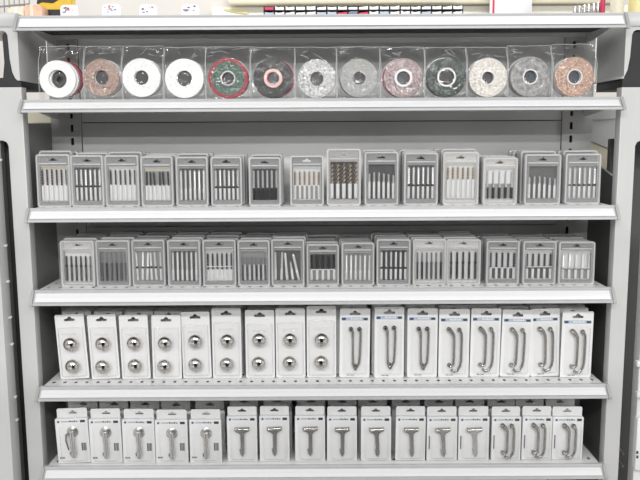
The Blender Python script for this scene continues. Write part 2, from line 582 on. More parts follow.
t = thing('neighbour_rail', 'grey slotted post with white label at the lower right picture edge', 'frame')
x0 = at(637.5, 400, .03).x
obj('post', MB().box(x0, x0 + .03, .03, .06, 0, at(638, 230, .03).z, 'enamel_panel', .0015).mesh('post'), t)
p0, p1 = at(634.5, 470, .015), at(634.5, 418, .015)
lb = obj('label_plate', MB().box(p0.x, p0.x + .04, .012, .029, p0.z, p1.z, 'card_white', .002).mesh('label_plate'), t)
for px in (636.5, ):
    for py in (452.5, 457):
        p = at(px, py, .011)
        obj('square_mark', MB().box(p.x, p.x + .004, .0105, .012, p.z - .003, p.z + .003, 'print_dark').mesh('square_mark'), lb)
for py in (364, 395):
    p = at(637, py, .02)
    obj('tab', MB().box(p.x, p.x + .02, .018, .029, p.z - .006, p.z + .006, 'card_cool', .001).mesh('tab'), t)

# things seen through the open side frames
def far_board(pxs, y0s, y1s, Y, m, label, name):
    """board standing in the next bay; outer end runs on beyond the frame"""
    A, B = at(pxs[0], y0s[0], Y), at(pxs[1], y0s[1], Y)
    C, D = at(pxs[1], y1s[1], Y), at(pxs[0], y1s[0], Y)
    k = 5.0
    ext = lambda p, q: (p.x + (q.x - p.x) * k, p.z + (q.z - p.z) * k)
    poly = [(A.x, A.z), ext(A, B), ext(D, C), (D.x, D.z)]
    if name == 'dark_board':
        poly[2:] = [(poly[1][0], 0.0), (D.x, 0.0)]
    t = thing(name, label, 'board')
    obj('board', plate('board', [poly], Y, Y + .018, m, .001), t)
    a, b_ = (A.x, A.z), ext(A, B)
    obj('edge_strip', plate('edge_strip', [[a, b_, (b_[0], b_[1] + .002), (a[0], a[1] + .002)]], Y - .004, Y - .0005, 'wire'), t)


far_board((584, 604), (120.6, 119.6), (138, 146), .40, 'enamel', 'upper pale board of the next bay, seen through the right end frame', 'pale_board')
far_board((584, 604), (104, 104), (120, 119), .40, 'enamel', 'topmost pale board of the next bay, seen through the right end frame', 'pale_board')
far_board((584, 604), (139, 147), (168, 175), .40, 'cream', 'cream board in the next bay, seen through the right end frame', 'cream_board')
far_board((584, 604), (168.8, 175.8), (230, 230), .44, 'side_grey', 'dark board below the cream board in the right next bay', 'dark_board')
far_board((60, 22), (104, 104), (122, 123), .40, 'cream', 'cream board of the next bay, seen through the left end frame', 'cream_board')
far_board((60, 22), (122.8, 123.8), (180, 180), .44, 'side_grey', 'dark board of the next bay, seen through the left end frame', 'dark_board')

# ------------------------------------------------------------------ row 1: abrasive discs in clear bags
S1 = .00205                       # metres of one picture point near the shelf fronts
DISCS = [
    # left, right, top, cx, cy, r, ring radius, hole r, face, rim, ring, core, wording
    (38.5, 83, 46, 57.3, 79.0, 18.2, 0, 9.0, 'disc_plainwhite', 'disc_red', None, 'core_dark', 'plain white disc with wide hole'),
    (84, 121.5, 46, 101, 77.6, 18.2, 0, 7.2, 'disc_brown', 'ring_white', None, 'core_dark', 'dusty brown gritty disc'),
    (122.2, 163, 46, 141, 77.6, 18.9, 0, 7.2, 'disc_white', 'ring_white', None, 'core_dark', 'bright white glittery disc'),
    (163.8, 205, 47, 184, 78.3, 19.3, 0, 7.7, 'disc_white', 'ring_white', None, 'core_dark', 'white gritty disc'),
    (205.8, 250, 46.5, 228, 79, 19.8, 7.3, 6.4, 'disc_green', 'disc_red', 'wire', 'core_dark', 'dark green disc with red outer rim'),
    (250.8, 294.5, 47, 273, 79, 19.6, 9.2, 6.5, 'disc_charcoal', 'disc_red', 'ring_pink', 'core_slate', 'charcoal disc with pink centre ring'),
    (295.2, 336.3, 47, 316.7, 79, 18.9, 0, 6.8, 'disc_silver', 'card_grey', None, 'core_dark', 'sparkling silver disc'),
    (337.2, 379.8, 46.5, 359, 78, 18.9, 0, 6.3, 'disc_grey', 'card_dark', None, 'core_dark', 'plain grey fine grit disc'),
    (381, 424.6, 47, 403.5, 78.3, 19.3, 8.8, 6.9, 'disc_pinkgrey', 'disc_red', 'ring_white', 'core_slate', 'mottled pink grey disc'),
    (425.3, 466.7, 47, 446.7, 78.5, 19.7, 9.2, 8.0, 'disc_blackgreen', 'card_dark', 'ring_white', 'core_dark', 'black green sparkling disc'),
    (467.4, 507.6, 47, 488.3, 78.5, 19.1, 7.0, 6.3, 'disc_champagne', 'ring_white', 'ring_white', 'core_dark', 'pale champagne glitter disc'),
    (508.4, 552, 45.5, 530.5, 77.5, 19.7, 7.5, 6.7, 'disc_slate', 'card_grey', 'ring_white', 'core_slate', 'matte slate grey disc'),
    (553, 596.5, 44, 575, 77, 19.4, 7.6, 6.8, 'disc_copper', 'disc_plainwhite', 'ring_white', 'core_slate', 'copper coloured gritty disc'),
]


def film_bag(x0, x1, z0, z1, zc, R, yf, yb, seed):
    """clear bag: crumpled front and back sheets bulging over the discs, closed round the sides and the bottom"""
    rnd = random.Random(seed)
    nx, nz = 14, 18
    ph = [rnd.uniform(0, 6.28) for _ in range(10)]
    vs, fs = [], []
    for k, yd in ((0, yf), (1, yb)):
        for j in range(nz + 1):
            for i in range(nx + 1):
                u, v = i / nx, j / nz
                x = x0 + (x1 - x0) * u + (.0012 * math.sin(11 * v + ph[2]) if i in (0, nx) else 0)
                z = z0 + (z1 - z0) * v + ((.0020 * math.sin(9 * u + ph[3]) + .0014 * math.sin(23 * u + ph[4])) if j == nz else 0)
                r = math.hypot(x, z - zc) / R
                g = 1.0 if (r < 1.06 or z < zc) else max(.06, 1 - (r - 1.06) * 1.9)
                loose = max(0.0, min(1.0, (r - .95) * 2.5)) if z > zc else .08
                cr = .0026 * math.sin(5 * u + 9 * v + ph[5 + k]) + .0018 * math.sin(19 * u - 13 * v + ph[7 + k]) + .0020 * rnd.uniform(-1, 1)
                vs.append((x, -(yd * g) + cr * (.10 + .9 * loose) * (.6 if j == nz else 1), z))
    w_ = nx + 1
    a = w_ * (nz + 1)
    for j in range(nz):
        for i in range(nx):
            q = j * w_ + i
            fs.append((q, q + 1, q + w_ + 1, q + w_))
            fs.append((a + q, a + q + w_, a + q + w_ + 1, a + q + 1))
    for j in range(nz):
        for i in (0, nx):
            q = j * w_ + i
            fs.append((q, q + w_, a + q + w_, a + q))
    for i in range(nx):
        fs.append((i, i + 1, a + i + 1, a + i))
    b = MB()
    b.add(vs, fs, 'film')
    return b.mesh('film')


Y1 = .036
zsh = PLATE[1] + .0005
for i, (xl, xr, yt, cx, cy, r, rr, hr, face, rim, ring, core, words) in enumerate(DISCS):
    pc = at(cx, cy, Y1)
    s = S1 * 1.0
    R = r * s
    X0, X1 = at(xl, 80, Y1).x, at(xr, 80, Y1).x
    top = at((xl + xr) / 2, yt, Y1 + .012).z
    o = thing('abrasive_disc_bag', '%s in clear bag, %s of the discs' % (words, place(i, 13)), 'disc pack', (pc.x, Y1 + .018, zsh), (0, 0, 0), 'bagged round abrasive discs')
    hz = zsh
    zc = max(pc.z - hz, R + .0012)
    HR = hr * s
    # front disc with grit face, then the rest of the set behind it
    dx = {0: (.004, .008), 5: (.0035, .004), 8: (-.003, -.004)}.get(i, (.0012 if cx < 320 else -.0012, .002 if cx < 320 else -.002))
    prof = [(HR, .0165), (R - .0008, .0165), (R, .0158), (R, .0112), (HR, .0112)]
    if i == 4:
        RM = 16.4 * s
        b = MB().lathe([(HR, .0165), (RM, .0165), (RM, .0112), (HR, .0112)], (0, 0, zc), 'y', face, 40, True)
        d = obj('disc', b.mesh('disc'), o)
        obj('outer_rim', MB().lathe([(RM, .0165), (R - .0008, .0165), (R, .0158), (R, .0112), (RM, .0112)], (0, 0, zc), 'y', 'disc_red', 40, True).mesh('outer_rim'), d)
    else:
        d = obj('disc', MB().lathe(prof, (0, 0, zc), 'y', face, 40, True).mesh('disc'), o)
    if ring:
        RR = rr * s
        obj('centre_ring', MB().lathe([(HR - .0006, .0172), (RR, .0172), (RR, .0160), (HR - .0006, .0160)], (0, 0, zc), 'y', ring, 28, True).mesh('centre_ring'), d)
    for k, (dd, m2) in enumerate(((dx[0], rim if i else 'ring_white'), (dx[1], 'ring_white' if i else 'disc_red'))):
        y1 = .0106 - k * .0125
        ra = R * (.985 if k == 0 else .98)
        za = max(zc + .001 * k, ra + .0006)
        obj('disc', MB().lathe([(HR, y1), (ra, y1), (ra, y1 - .0115), (HR, y1 - .0115)], (dd, 0, za), 'y', m2, 32, True).mesh('disc'), o)
    cf = -.012 if i == 0 else .0075
    obj('core', MB().lathe([(1e-6, cf), (HR * .97, cf), (HR * .97, cf - .0045), (1e-6, cf - .0045)], (0, 0, zc), 'y', core, 20).mesh('core'), o)
    if i == 0:
        obj('core', MB().lathe([(HR * .35, .004), (HR * .8, .004), (HR * .8, -.010), (HR * .35, -.010)], (0, 0, zc), 'y', 'core_dark', 20, True).mesh('core'), o)
    obj('film', film_bag(X0 - pc.x, X1 - pc.x, .0004, top - hz, zc, R, .0190, -.0180, i * 3 + 1), o)
    sm = MB()
    e0, e1, zt2 = X0 - pc.x, X1 - pc.x, top - hz
    rb = random.Random(i)
    for xs in (e0, e1):
        sm.tube([(xs + rb.uniform(-.0008, .0008), -.0165 + .004 * (q / 8 > .75) + rb.uniform(-.001, .001) + max(0, q / 8 - .62) * .035, .001 + (zt2 - .002) * q / 8) for q in range(9)], .0006, 'pvc_edge', 5)
    sm.tube([(e0 + (e1 - e0) * q / 8, -.003 + rb.uniform(-.002, .002), zt2 + rb.uniform(-.0012, .0006)) for q in range(9)], .0006, 'pvc_edge', 5)
    for q in range(5):  # pale strands paint wrinkle highlights on the film
        xa, za = rb.uniform(e0 * .9, e1 * .9), rb.uniform(zc + R * 1.02, zt2 - .004)
        sm.tube([(xa, -.008, za), (xa + rb.uniform(-.009, .009), -.009, za + rb.uniform(-.005, .005)), (xa + rb.uniform(-.02, .02), -.010, za + rb.uniform(-.008, .006))], [.0002, .0006, .0002], 'pvc_edge', 5)
    obj('seam', sm.mesh('seam'), o)
    hx = (X0 + X1) / 2 - pc.x
    hm = hang_hole(hx, top - hz - .0085, .0065)
    obj('hang_slot', plate('hang_slot', [[(hx + (x - hx) * 1.18, z * 1.0 + (z - (top - hz - .0085)) * .25) for x, z in hm], hm], -.0062, -.0056, 'window'), o)

# ------------------------------------------------------------------ rows 2 and 3: drill bit packs


def twist_bit(name, L, r, fl, m_up, m_low, collar=None, tip=True, squash=.55, turns=4.0, m_val='steel_dark'):
    """twist drill standing tip up: plain shank below, helical two-flute body above (fl = fluted share)"""
    b = MB()
    n = 8
    zs_ = L * (1 - fl)
    b.lathe([(r * .85, 0), (r, .001), (r, zs_)], (0, 0, 0), 'z', m_low, n)
    rings = int(turns * 8)
    vs, fs = [], []
    for q in range(rings + 1):
        u = q / rings
        a0 = u * turns * 2 * math.pi
        tp = 1.0
        if tip and u > .93:
            tp = max(.15, (1 - u) / .07)
        for k in range(n):
            a = 2 * math.pi * k / n
            x, y = r * tp * math.cos(a), r * squash * tp * math.sin(a)
            vs.append((x * math.cos(a0) - y * math.sin(a0), x * math.sin(a0) + y * math.cos(a0), zs_ + u * (L - zs_)))
    fv = []
    for q in range(rings):
        for k in range(n):
            j = (k + 1) % n
            (fv if k % 4 == 1 else fs).append((q * n + k, q * n + j, (q + 1) * n + j, (q + 1) * n + k))  # valley faces recoloured to paint shading into the flutes
    fs.append(tuple(range(rings * n, (rings + 1) * n)))
    k0 = len(b.v)
    b.add(vs, fs, m_up)
    iv = b.mi(m_val)
    for f in fv:
        b.f.append(tuple(a + k0 for a in f))
        b.m.append(iv)
    if collar:
        b.lathe([(r * .9, zs_ - .0025), (r * 1.12, zs_ - .002), (r * 1.12, zs_ + .0015), (r * .9, zs_ + .002)], (0, 0, 0), 'z', collar, n)
    return b.mesh(name)


def drill_pack(o, wd, ht, T, spec):
    """clear clamshell: translucent frame with hang slot, window, printed insert, bits. Local origin front base centre"""
    pv = spec.get('pvc', 'pvc')
    hw = wd / 2
    z1 = ht * .785
    z0 = ht * .10
    wx = hw * .84
    outer = rrect(-hw, hw, 0, ht, .0045, 3)
    win = rrect(-wx, wx, z0, z1, .002, 2)
    hole = hang_hole(0, ht * .895, .0088)
    if 'shell' in spec['cache']:
        sh, rm, wn = spec['cache']['shell']
    else:
        sh = plate('clamshell', [outer, win, hole], .002, .0035, pv, .0006)
        inner = rrect(-hw + .0022, hw - .0022, .0022, ht - .0022, .003, 3)
        rm = plate('rim', [outer, inner], .0008, T, 'pvc_edge', .0008)
        f1 = rrect(-wx, wx, z0, z1, .002, 2)
        f2 = rrect(-wx + .0016, wx - .0016, z0 + .0016, z1 - .0016, .0015, 2)
        wn = plate('window_rim', [f1, f2], .0004, .0032, 'pvc', .0005)
        spec['cache']['shell'] = (sh, rm, wn)
    obj('clamshell', sh, o)
    obj('rim', rm, o)
    card = spec.get('card', 'card_grey')
    if 'card' not in spec['cache']:
        spec['cache']['card'] = plate('insert_card', [rrect(-hw + .003, hw - .003, .003, ht - .003, .003, 2), hole], T - .004, T - .003, spec.get('back', 'card_mid'))
    obj('insert_card', spec['cache']['card'], o)
    return wx, z0, z1, wn, card


_bits = {}


def bit_mesh(key, L, r, fl, up, low, collar, sq, turns):
    k = (key, round(L, 4), round(r, 5))
    if k not in _bits:
        _bits[k] = twist_bit('drill_bit', L, r, fl, up, low, collar, True, sq, turns, {'bit_gold': 'bit_brown', 'bit_brown': 'bit_black', 'steel_dark': 'bit_black', 'bit_black': 'steel_dark', 'card_grey': 'steel_dark'}.get(up, 'steel_dark'))
    return _bits[k]


# kind: (radius, fluted share, upper, shank, collar, squash, turns)
KIND = {
    'brown': (.0021, .52, 'bit_brown', 'bit_white', None, .5, 3.0),
    'steel_collar': (.0021, .55, 'steel', 'steel', 'bit_black', .78, 3.5),
    'steel': (.0021, .62, 'steel', 'steel', None, .78, 4.0),
    'dark_top': (.0021, .50, 'steel_dark', 'bit_white', None, .45, 3.5),
    'black_low': (.0022, .60, 'steel', 'bit_black', None, .5, 3.5),
    'silver_black': (.0022, .58, 'steel', 'steel', 'bit_black', .78, 3.5),
    'gold': (.0022, .5, 'bit_gold', 'steel', None, .5, 3.0),
    'bronze_big': (.0030, .58, 'bit_gold', 'steel', None, .45, 2.5),
    'gold_cap': (.0026, .40, 'bit_gold', 'bit_white', None, .6, 2.0),
    'short': (.0023, .35, 'steel', 'steel', None, .5, 2.0),
    'dark': (.0022, .6, 'steel_dark', 'steel', None, .45, 3.5),
    'black': (.0023, .6, 'bit_black', 'steel', None, .5, 3.0),
    'darkpin': (.0020, .4, 'bit_black', 'steel_dark', 'bit_black', .6, 2.5),
    'greypin': (.0021, .4, 'card_grey', 'steel_dark', 'steel_dark', .6, 2.5),
}

# left, right, top, bits, kind, insert colour, lower band (colour, share) or None, upper colour strip, bit height share, wording, rears
ROW2 = [
    (36.5, 69.5, 154.5, 6, 'brown', 'card_cool', ('card_white', .50), 'card_cream', .93, 'six dark brown bits on white insert', 3),
    (70.5, 103, 155.5, 6, 'steel_collar', 'card_mid', None, None, .95, 'six steel bits with dark collars', 3),
    (105, 138.5, 155.5, 6, 'dark_top', 'card_cool', ('card_cool', .45), None, .93, 'dark fluted bits and pale shanks', 3),
    (141, 172.5, 156.5, 6, 'dark_top', 'card_grey', ('card_cool', .48), 'card_cream', .90, 'slim dark bits in pale insert', 3),
    (176, 207.5, 157, 6, 'steel', 'card_mid', None, None, .96, 'six fluted bits filling the dark window', 3),
    (211, 241.5, 157, 6, 'silver_black', 'card_mid', None, None, .96, 'bright bits with black collars', 3),
    (249, 280.5, 157.5, 6, 'black_low', 'card_dark', ('bit_black', .32), None, .96, 'silver bits in black lower holder', 3),
    (290.5, 323.5, 155.8, 6, 'gold', 'card_cool', ('card_grey', .42), None, .88, 'short gold tipped bits', 0),
    (327, 360.5, 149, 5, 'bronze_big', 'card_dark', None, None, .97, 'five large bronze twist bits', 0),
    (365, 398.5, 152, 6, 'short', 'card_dark', None, None, .78, 'short silver bits on black insert', 1),
    (404.5, 438, 153, 6, 'silver_black', 'card_mid', None, None, .95, 'silver bits on dark grey bars', 3),
    (443.5, 478.5, 152.3, 6, 'gold_cap', 'card_white', ('card_cool', .62), None, .92, 'gold capped bits in white box', 3),
    (483.5, 517.5, 158, 5, 'black_low', 'card_white', ('card_grey', .50), None, .93, 'black shanked bits on white insert', 4),
    (525.5, 560.5, 154.5, 6, 'short', 'card_mid', None, None, .70, 'short chrome bits of uneven height', 4),
    (566, 600.5, 154, 6, 'silver_black', 'card_grey', None, None, .95, 'long silver bits with black collars', 4),
]
ROW3 = [
    (60, 94, 240, 6, 'darkpin', 'card_white', None, None, .85, 'dark tipped bits on white insert', 4),
    (96, 129.5, 239.5, 6, 'greypin', 'card_grey', None, None, .95, 'dull grey bits on grey insert', 4),
    (132, 164.5, 239, 6, 'steel_collar', 'card_grey', None, None, .96, 'bright bent-looking bits on grey insert', 4),
    (167.5, 200, 239, 6, 'steel', 'card_mid', None, None, .97, 'six tightly fluted steel bits', 4),
    (203, 235.5, 239, 6, 'dark', 'card_cool', ('card_white', .48), None, .92, 'bits rising from a white lower band', 4),
    (238, 269.5, 239.5, 6, 'greypin', 'card_grey', ('card_white', .52), None, .80, 'pin bits standing in white sleeves', 4),
    (271.5, 304, 238.5, 5, 'steel', 'card_mid', None, None, .95, 'five fanned silver twist bits', 4),
    (307, 338.8, 243.5, 5, 'black', 'card_dark', ('card_grey', .42), None, .96, 'black twist bits and a pale bar', 4),
    (342, 374, 242, 6, 'steel', 'card_grey', None, None, .93, 'six frosted silver bits', 4),
    (377, 410.3, 238.5, 6, 'silver_black', 'card_dark', None, None, .95, 'silver bits on black insert', 4),
    (413.3, 446, 238.3, 6, 'greypin', 'card_white', None, None, .92, 'grey pin bits on bright white card', 4),
    (447, 480.5, 238.5, 5, 'darkpin', 'card_white', None, None, .93, 'black pin bits on bright white card', 4),
    (487, 519, 240, 5, 'dark', 'card_cool', ('card_mid', .42), None, .95, 'dark twist bits behind a pale bar', 4),
    (523.5, 556, 240.3, 5, 'dark', 'card_cool', ('card_mid', .45), None, .92, 'five dark bits with bright tips', 4),
    (559.5, 594.5, 241, 5, 'silver_black', 'card_cool', ('card_grey', .42), None, .93, 'five bright bits above a grey bar', 4),
]


def drill_row(rows, shelf, yf, name_row, grp):
    zp = PLATE[shelf] + .0006
    T = .021
    n = len(rows)
    for i, (xl, xr, yt, nb, kind, card, band, strip, bh, words, rears) in enumerate(rows):
        rnd = random.Random(shelf * 100 + i)
        Y = yf + rnd.uniform(-.004, .004)
        yb = {2: 203, 3: 285}[shelf]
        a, b_ = at(xl, (yt + yb) / 2, Y), at(xr, (yt + yb) / 2, Y)
        wd = b_.x - a.x
        ht = (at((xl + xr) / 2, yt, Y).z - zp) * (.975 if shelf == 3 else 1)
        cx = (a.x + b_.x) / 2
        warm = kind in ('bronze_big', 'gold_cap') or card == 'card_white'
        spec = {'card': card, 'cache': {}, 'pvc': 'pvc_warm' if warm else 'pvc', 'back': 'card_white' if 'bright white' in words else 'card_cool' if card == 'card_white' else 'card_back'}
        o = thing('drill_bit_pack', 'pack with %s, %s on %s' % (words, place(i, n), name_row), 'drill pack',
                  (cx, Y, zp), (math.radians(rnd.uniform(-1.2, 0)), 0, math.radians(rnd.uniform(-3, 3))), grp)
        wx, z0, z1, wn, card = drill_pack(o, wd, ht, T, spec)
        obj('window_rim', wn, o)
        obj('window', MB().box(-wx + .001, wx - .001, .0011, .0015, z0 + .001, z1 - .001, 'window').mesh('window'), o)
        wh = z1 - z0
        c = obj('printed_insert', MB().box(-wx, wx, .0125, .0135, z0, z1, card).mesh('printed_insert'), o)
        if band:
            obj('lower_band', MB().box(-wx + .001, wx - .001, .0117, .0125, z0 + .002, z0 + wh * band[1], band[0]).mesh('lower_band'), c)
        if strip:
            obj('upper_strip', MB().box(-wx + .001, wx - .001, .0117, .0125, z1 - wh * .12, z1 - .001, strip).mesh('upper_strip'), c)
        # embossed lid line between header and window
        obj('header_ridge', MB().box(-wx, wx, .0000, .0022, z1 + .0035, z1 + .0060, 'pvc_edge', .0006).mesh('header_ridge'), o)
        if kind in ('black', 'dark', 'silver_black') and shelf == 3 and band:
            obj('holder_bar', MB().box(-wx * .92, wx * .92, .0022, .0042, z0 + wh * band[1] - .001, z0 + wh * band[1] + .0006, 'card_white').mesh('holder_bar'), o)
        r, fl, up, low, collar, sq, turns = KIND[kind]
        L = (wh - .004) * bh
        span = wx * 2 * .86
        for k in range(nb):
            x = -span / 2 + span * k / (nb - 1)
            LL = L * (1 - (.10 * abs(k - 1.5) / 3 if kind == 'short' else 0))
            m = bit_mesh(kind, LL, r * (1.36 if nb == 5 else 1.2), fl, up, low, collar, sq, turns)
            lean = 0
            if 'fanned' in words:
                lean = math.radians(1.5 + 4 * k)
                x -= .002
            elif 'bent' in words or 'slim dark' in words:
                lean = math.radians(3)
            obj('drill_bit', m, o, (x, .0078, z0 + .0022), (0, lean, rnd.uniform(0, 6)))
        # the same pack again, queued behind it
        for q in range(rears):
            dxr = rnd.uniform(-.004, .004) + (.0025 if cx < 0 else -.0025) * (q + 1) * .5
            yy = Y + (q + 1) * .0272 + rnd.uniform(0, .001)
            if yy + T > BACK - .006:
                break
            e = thing('drill_bit_pack', 'clear pack with %s, %s in the queue behind %s on %s' % (words, ORD[q + 1], place(i, n), name_row), 'drill pack',
                      (cx + dxr, yy, zp), (0, 0, math.radians(rnd.uniform(-1.5, 1.5))), grp)
            e['label'] = 'clear drill pack, %s in line behind %s pack on %s' % (ORD[q], place(i, n), name_row)
            sx_ = rnd.uniform(.985, 1.0)
            drill_pack(e, wd, ht, T, spec)
            e.scale = (sx_, 1, rnd.uniform(1.02, 1.07) if shelf == 2 else rnd.uniform(.99, 1.03))


drill_row(ROW2, 2, .050, 'upper drill shelf', 'drill packs on the upper drill shelf')
drill_row(ROW3, 3, .052, 'lower drill shelf', 'drill packs on the lower drill shelf')

# ------------------------------------------------------------------ rows 4 and 5: carded hardware


def printed_band(x0, x1, z, h, style, y):
    """flat print near the top of a card: band, emblem, lettering, dark block"""
    b = MB()
    t = .00035
    w_ = x1 - x0
    if style == 'blue':
        b.box(x0, x1, y - t, y, z, z + h, 'print_pale')
        b.box(x0, x0 + w_ * .16, y - 2 * t, y - t, z + h * .15, z + h * .85, 'print_blue')
        b.box(x0 + w_ * .05, x0 + w_ * .12, y - 3 * t, y - 2 * t, z + h * .2, z + h * .8, 'print_dark')
        for k in range(5):
            a = x0 + w_ * (.34 + .085 * k)
            b.box(a, a + w_ * .06, y - 2 * t, y - t, z + h * .32, z + h * (.72 if k % 2 else .84), 'card_white')
        b.box(x0 + w_ * .82, x0 + w_ * .97, y - 2 * t, y - t, z + h * .18, z + h * .82, 'print_dark')
    else:
        b.box(x0, x1, y - t, y, z, z + h, 'card_white')
        b.box(x0 + w_ * .17, x0 + w_ * .42, y - 2 * t, y - t, z + h * .34, z + h * .68, 'print_pale')
        pts = [(x0 + w_ * .08 + h * .33 * math.cos(a * math.pi / 4), z + h * .5 + h * .33 * math.sin(a * math.pi / 4)) for a in range(8)]
        b.extrude(pts, y - 3 * t, y - 2 * t, 'print_blue', 'y')
        for k in range(4):
            a = x0 + w_ * (.44 + .075 * k)
            b.box(a, a + w_ * .05, y - 3 * t, y - 2 * t, z + h * .36, z + h * (.62 if k % 2 else .76), 'print_dark')
        b.box(x0 + w_ * .80, x0 + w_ * .96, y - 2 * t, y - t, z + h * .15, z + h * .85, 'print_dark')
    return b.mesh('printed_band', False)


def small_print(x0, x1, z, h, y, bars=False):
    b = MB()
    n = 6 if bars else 5
    for k in range(n):
        a = x0 + (x1 - x0) * k / n
        b.box(a, a + (x1 - x0) / n * (.55 if k % 3 else .8), y - .0003, y, z, z + h, 'print_dark')
    return b.mesh('small_print', False)


def blister_shell(x0, x1, z0, z1, y, d, m='blister'):
    """raised clear tray: flange, sloping walls and rounded front, open at the back"""
    loops = []
    for ins, dy, r in ((-.0025, 0, .004), (0, 0, .003), (.0030, -d * .75, .003), (.0052, -d, .003)):
        loops.append([(x, y + dy, z) for x, z in rrect(x0 + ins, x1 - ins, z0 + ins, z1 - ins, r, 3)])
    n = len(loops[0])
    b = MB()
    vs = [p for lp in loops for p in lp]
    fs = []
    for q in range(3):
        for i in range(n):
            j = (i + 1) % n
            fs.append((q * n + i, q * n + j, (q + 1) * n + j, (q + 1) * n + i))
    fs.append(tuple(range(3 * n, 4 * n)))
    b.add(vs, fs, m)
    return b.mesh('blister', True)


def knob_mesh():
    b = MB()
    R = .0152
    prof = [(.0001, -.0), (R * .52, 0), (R * .52, .0015), (R * .40, .003), (R * .42, .006), (R * .80, .0085), (R * .98, .0115),
            (R, .0140), (R * .95, .0170), (R * .82, .0203), (R * .60, .0228), (R * .34, .0241), (R * .14, .02455), (.0001, .0246)]
    b.lathe(prof, (0, 0, 0), 'y', 'chrome', 28)
    return b.mesh('knob')


def collar_mesh():
    return MB().lathe([(.0070, 0), (.0098, 0), (.0098, .0022), (.0070, .0026)], (0, 0, 0), 'y', 'nickel', 24, True).mesh('base_ring')


KNOB, COLLAR = knob_mesh(), collar_mesh()


def bow_handle(pts, feet, m='nickel', rad=.0024):
    """bent bar with rounded feet; all in card coordinates"""
    b = MB()
    b.tube(pts, rad, m, 10)
    for (x, y, z, r) in feet:
        b.ball((x, y, z), r, m, 12)
        b.lathe([(r * .8, -.006), (r * .9, -.001), (r * .6, .001)], (x, y, z), 'y', m, 12)
    return b.mesh('handle')


def handle_pair(P, hy, variant):
    """two bars as they lie in the tray; P maps card picture units (right, down from the card's top centre) to x,z"""
    def q(x, d, y=hy):
        X, Z = P(x, d)
        return (X, y, Z)
    f = lambda x, d, r: (*q(x, d, hy + .003), r)
    if variant == 'point':
        a = [q(-3.6, 20.5), q(-2.2, 23), q(-2.0, 30), q(-1.9, 45), q(-1.6, 54), q(.2, 59.5)]
        c = [q(4.6, 20.5), q(5.2, 23), q(5.2, 32), q(4.8, 46), q(4.2, 53), q(.4, 60)]
        ft1 = [f(-4.0, 20, .0056), f(.2, 56, .0046)]
        ft2 = [f(4.2, 20, .0056)]
        ra = [.0042, .0034, .0026, .0026, .0032, .0024]
    else:
        a = [q(-5.2, 19), q(-3.0, 21.5), q(-1.0, 24.8), q(-.6, 30), q(-.6, 47), q(-1.0, 53), q(-3.6, 55.5)]
        c = [q(4.8, 20), q(6.3, 23), q(6.6, 30), q(6.4, 50), q(5.5, 55), q(3.0, 59.4), q(-.2, 60.4), q(-2.9, 58.4)]
        ft1 = [f(-5.6, 19, .0052), f(-4.6, 54.5, .0050)]
        ft2 = [f(4.4, 19.6, .0050)]
        ra = [.0046, .0042, .0036, .0030, .0030, .0032, .0036]
    b1 = MB().tube(a, ra, 'nickel', 10)
    b2 = MB().tube(c, .0029, 'nickel', 10)
    for b, ft in ((b1, ft1), (b2, ft2)):
        for (x, y, z, r) in ft:
            b.ball((x, y, z), r, 'nickel', 12)
            b.lathe([(r * .8, -.006), (r * .95, -.001), (r * .5, r)], (x, y, z), 'y', 'nickel', 12)
    return b1.mesh('handle'), b2.mesh('handle')


def card_base(o, wd, ht, d, cache, hx=0.0, hs=.0118):
    hw = wd / 2
    if 'c' not in cache:
        cache['c'] = plate('card', [rrect(-hw, hw, 0, ht, .0035, 3), hang_hole(hx, ht * .925 - .001, hs)], d, d + .0012, 'card_white')
    return obj('card', cache['c'], o)


# left, right (at mid height), top, bottom, roll in degrees, knob centres
KNOBS = [
    (59.0, 88.0, 315, 377, -2.6, (70, 344.5, 72, 366.5), 2),
    (90.5, 119.0, 315, 377.3, -2.0, (102, 344, 102, 367), 2),
    (121.0, 149.6, 315, 377.3, -1.0, (133.5, 343.5, 134.5, 366), 2),
    (152.0, 181.0, 315, 377.5, .3, (164.5, 343.5, 164, 366.5), 2),
    (182.3, 211.0, 312, 375.8, -.8, (195, 341.5, 195, 365), 2),
    (212.2, 241.3, 308, 375.5, 0, (227, 341, 226.5, 364.5), 1),
    (245.5, 274.6, 310, 375.5, 0, (259, 340, 258.5, 363.5), 2),
    (275.8, 305.2, 308, 375.5, 0, (290, 340, 289.5, 363), 2),
    (306.8, 336.2, 306, 375.5, 0, (321.5, 340, 321, 362.5), 1),
]
KL = ['leftmost knob card, leaning left beside the end frame', 'second knob card from left, leaning left',
      'third knob card from left', 'fourth knob card from left, set furthest forward', 'fifth knob card from left, slightly greyer',
      'sixth knob card from left, standing tallest of its neighbours', 'seventh knob card from left', 'eighth knob card from left',
      'rightmost knob card beside the first handle card']
Y4 = .050
zp = PLATE[4] + .0006
D4 = .022
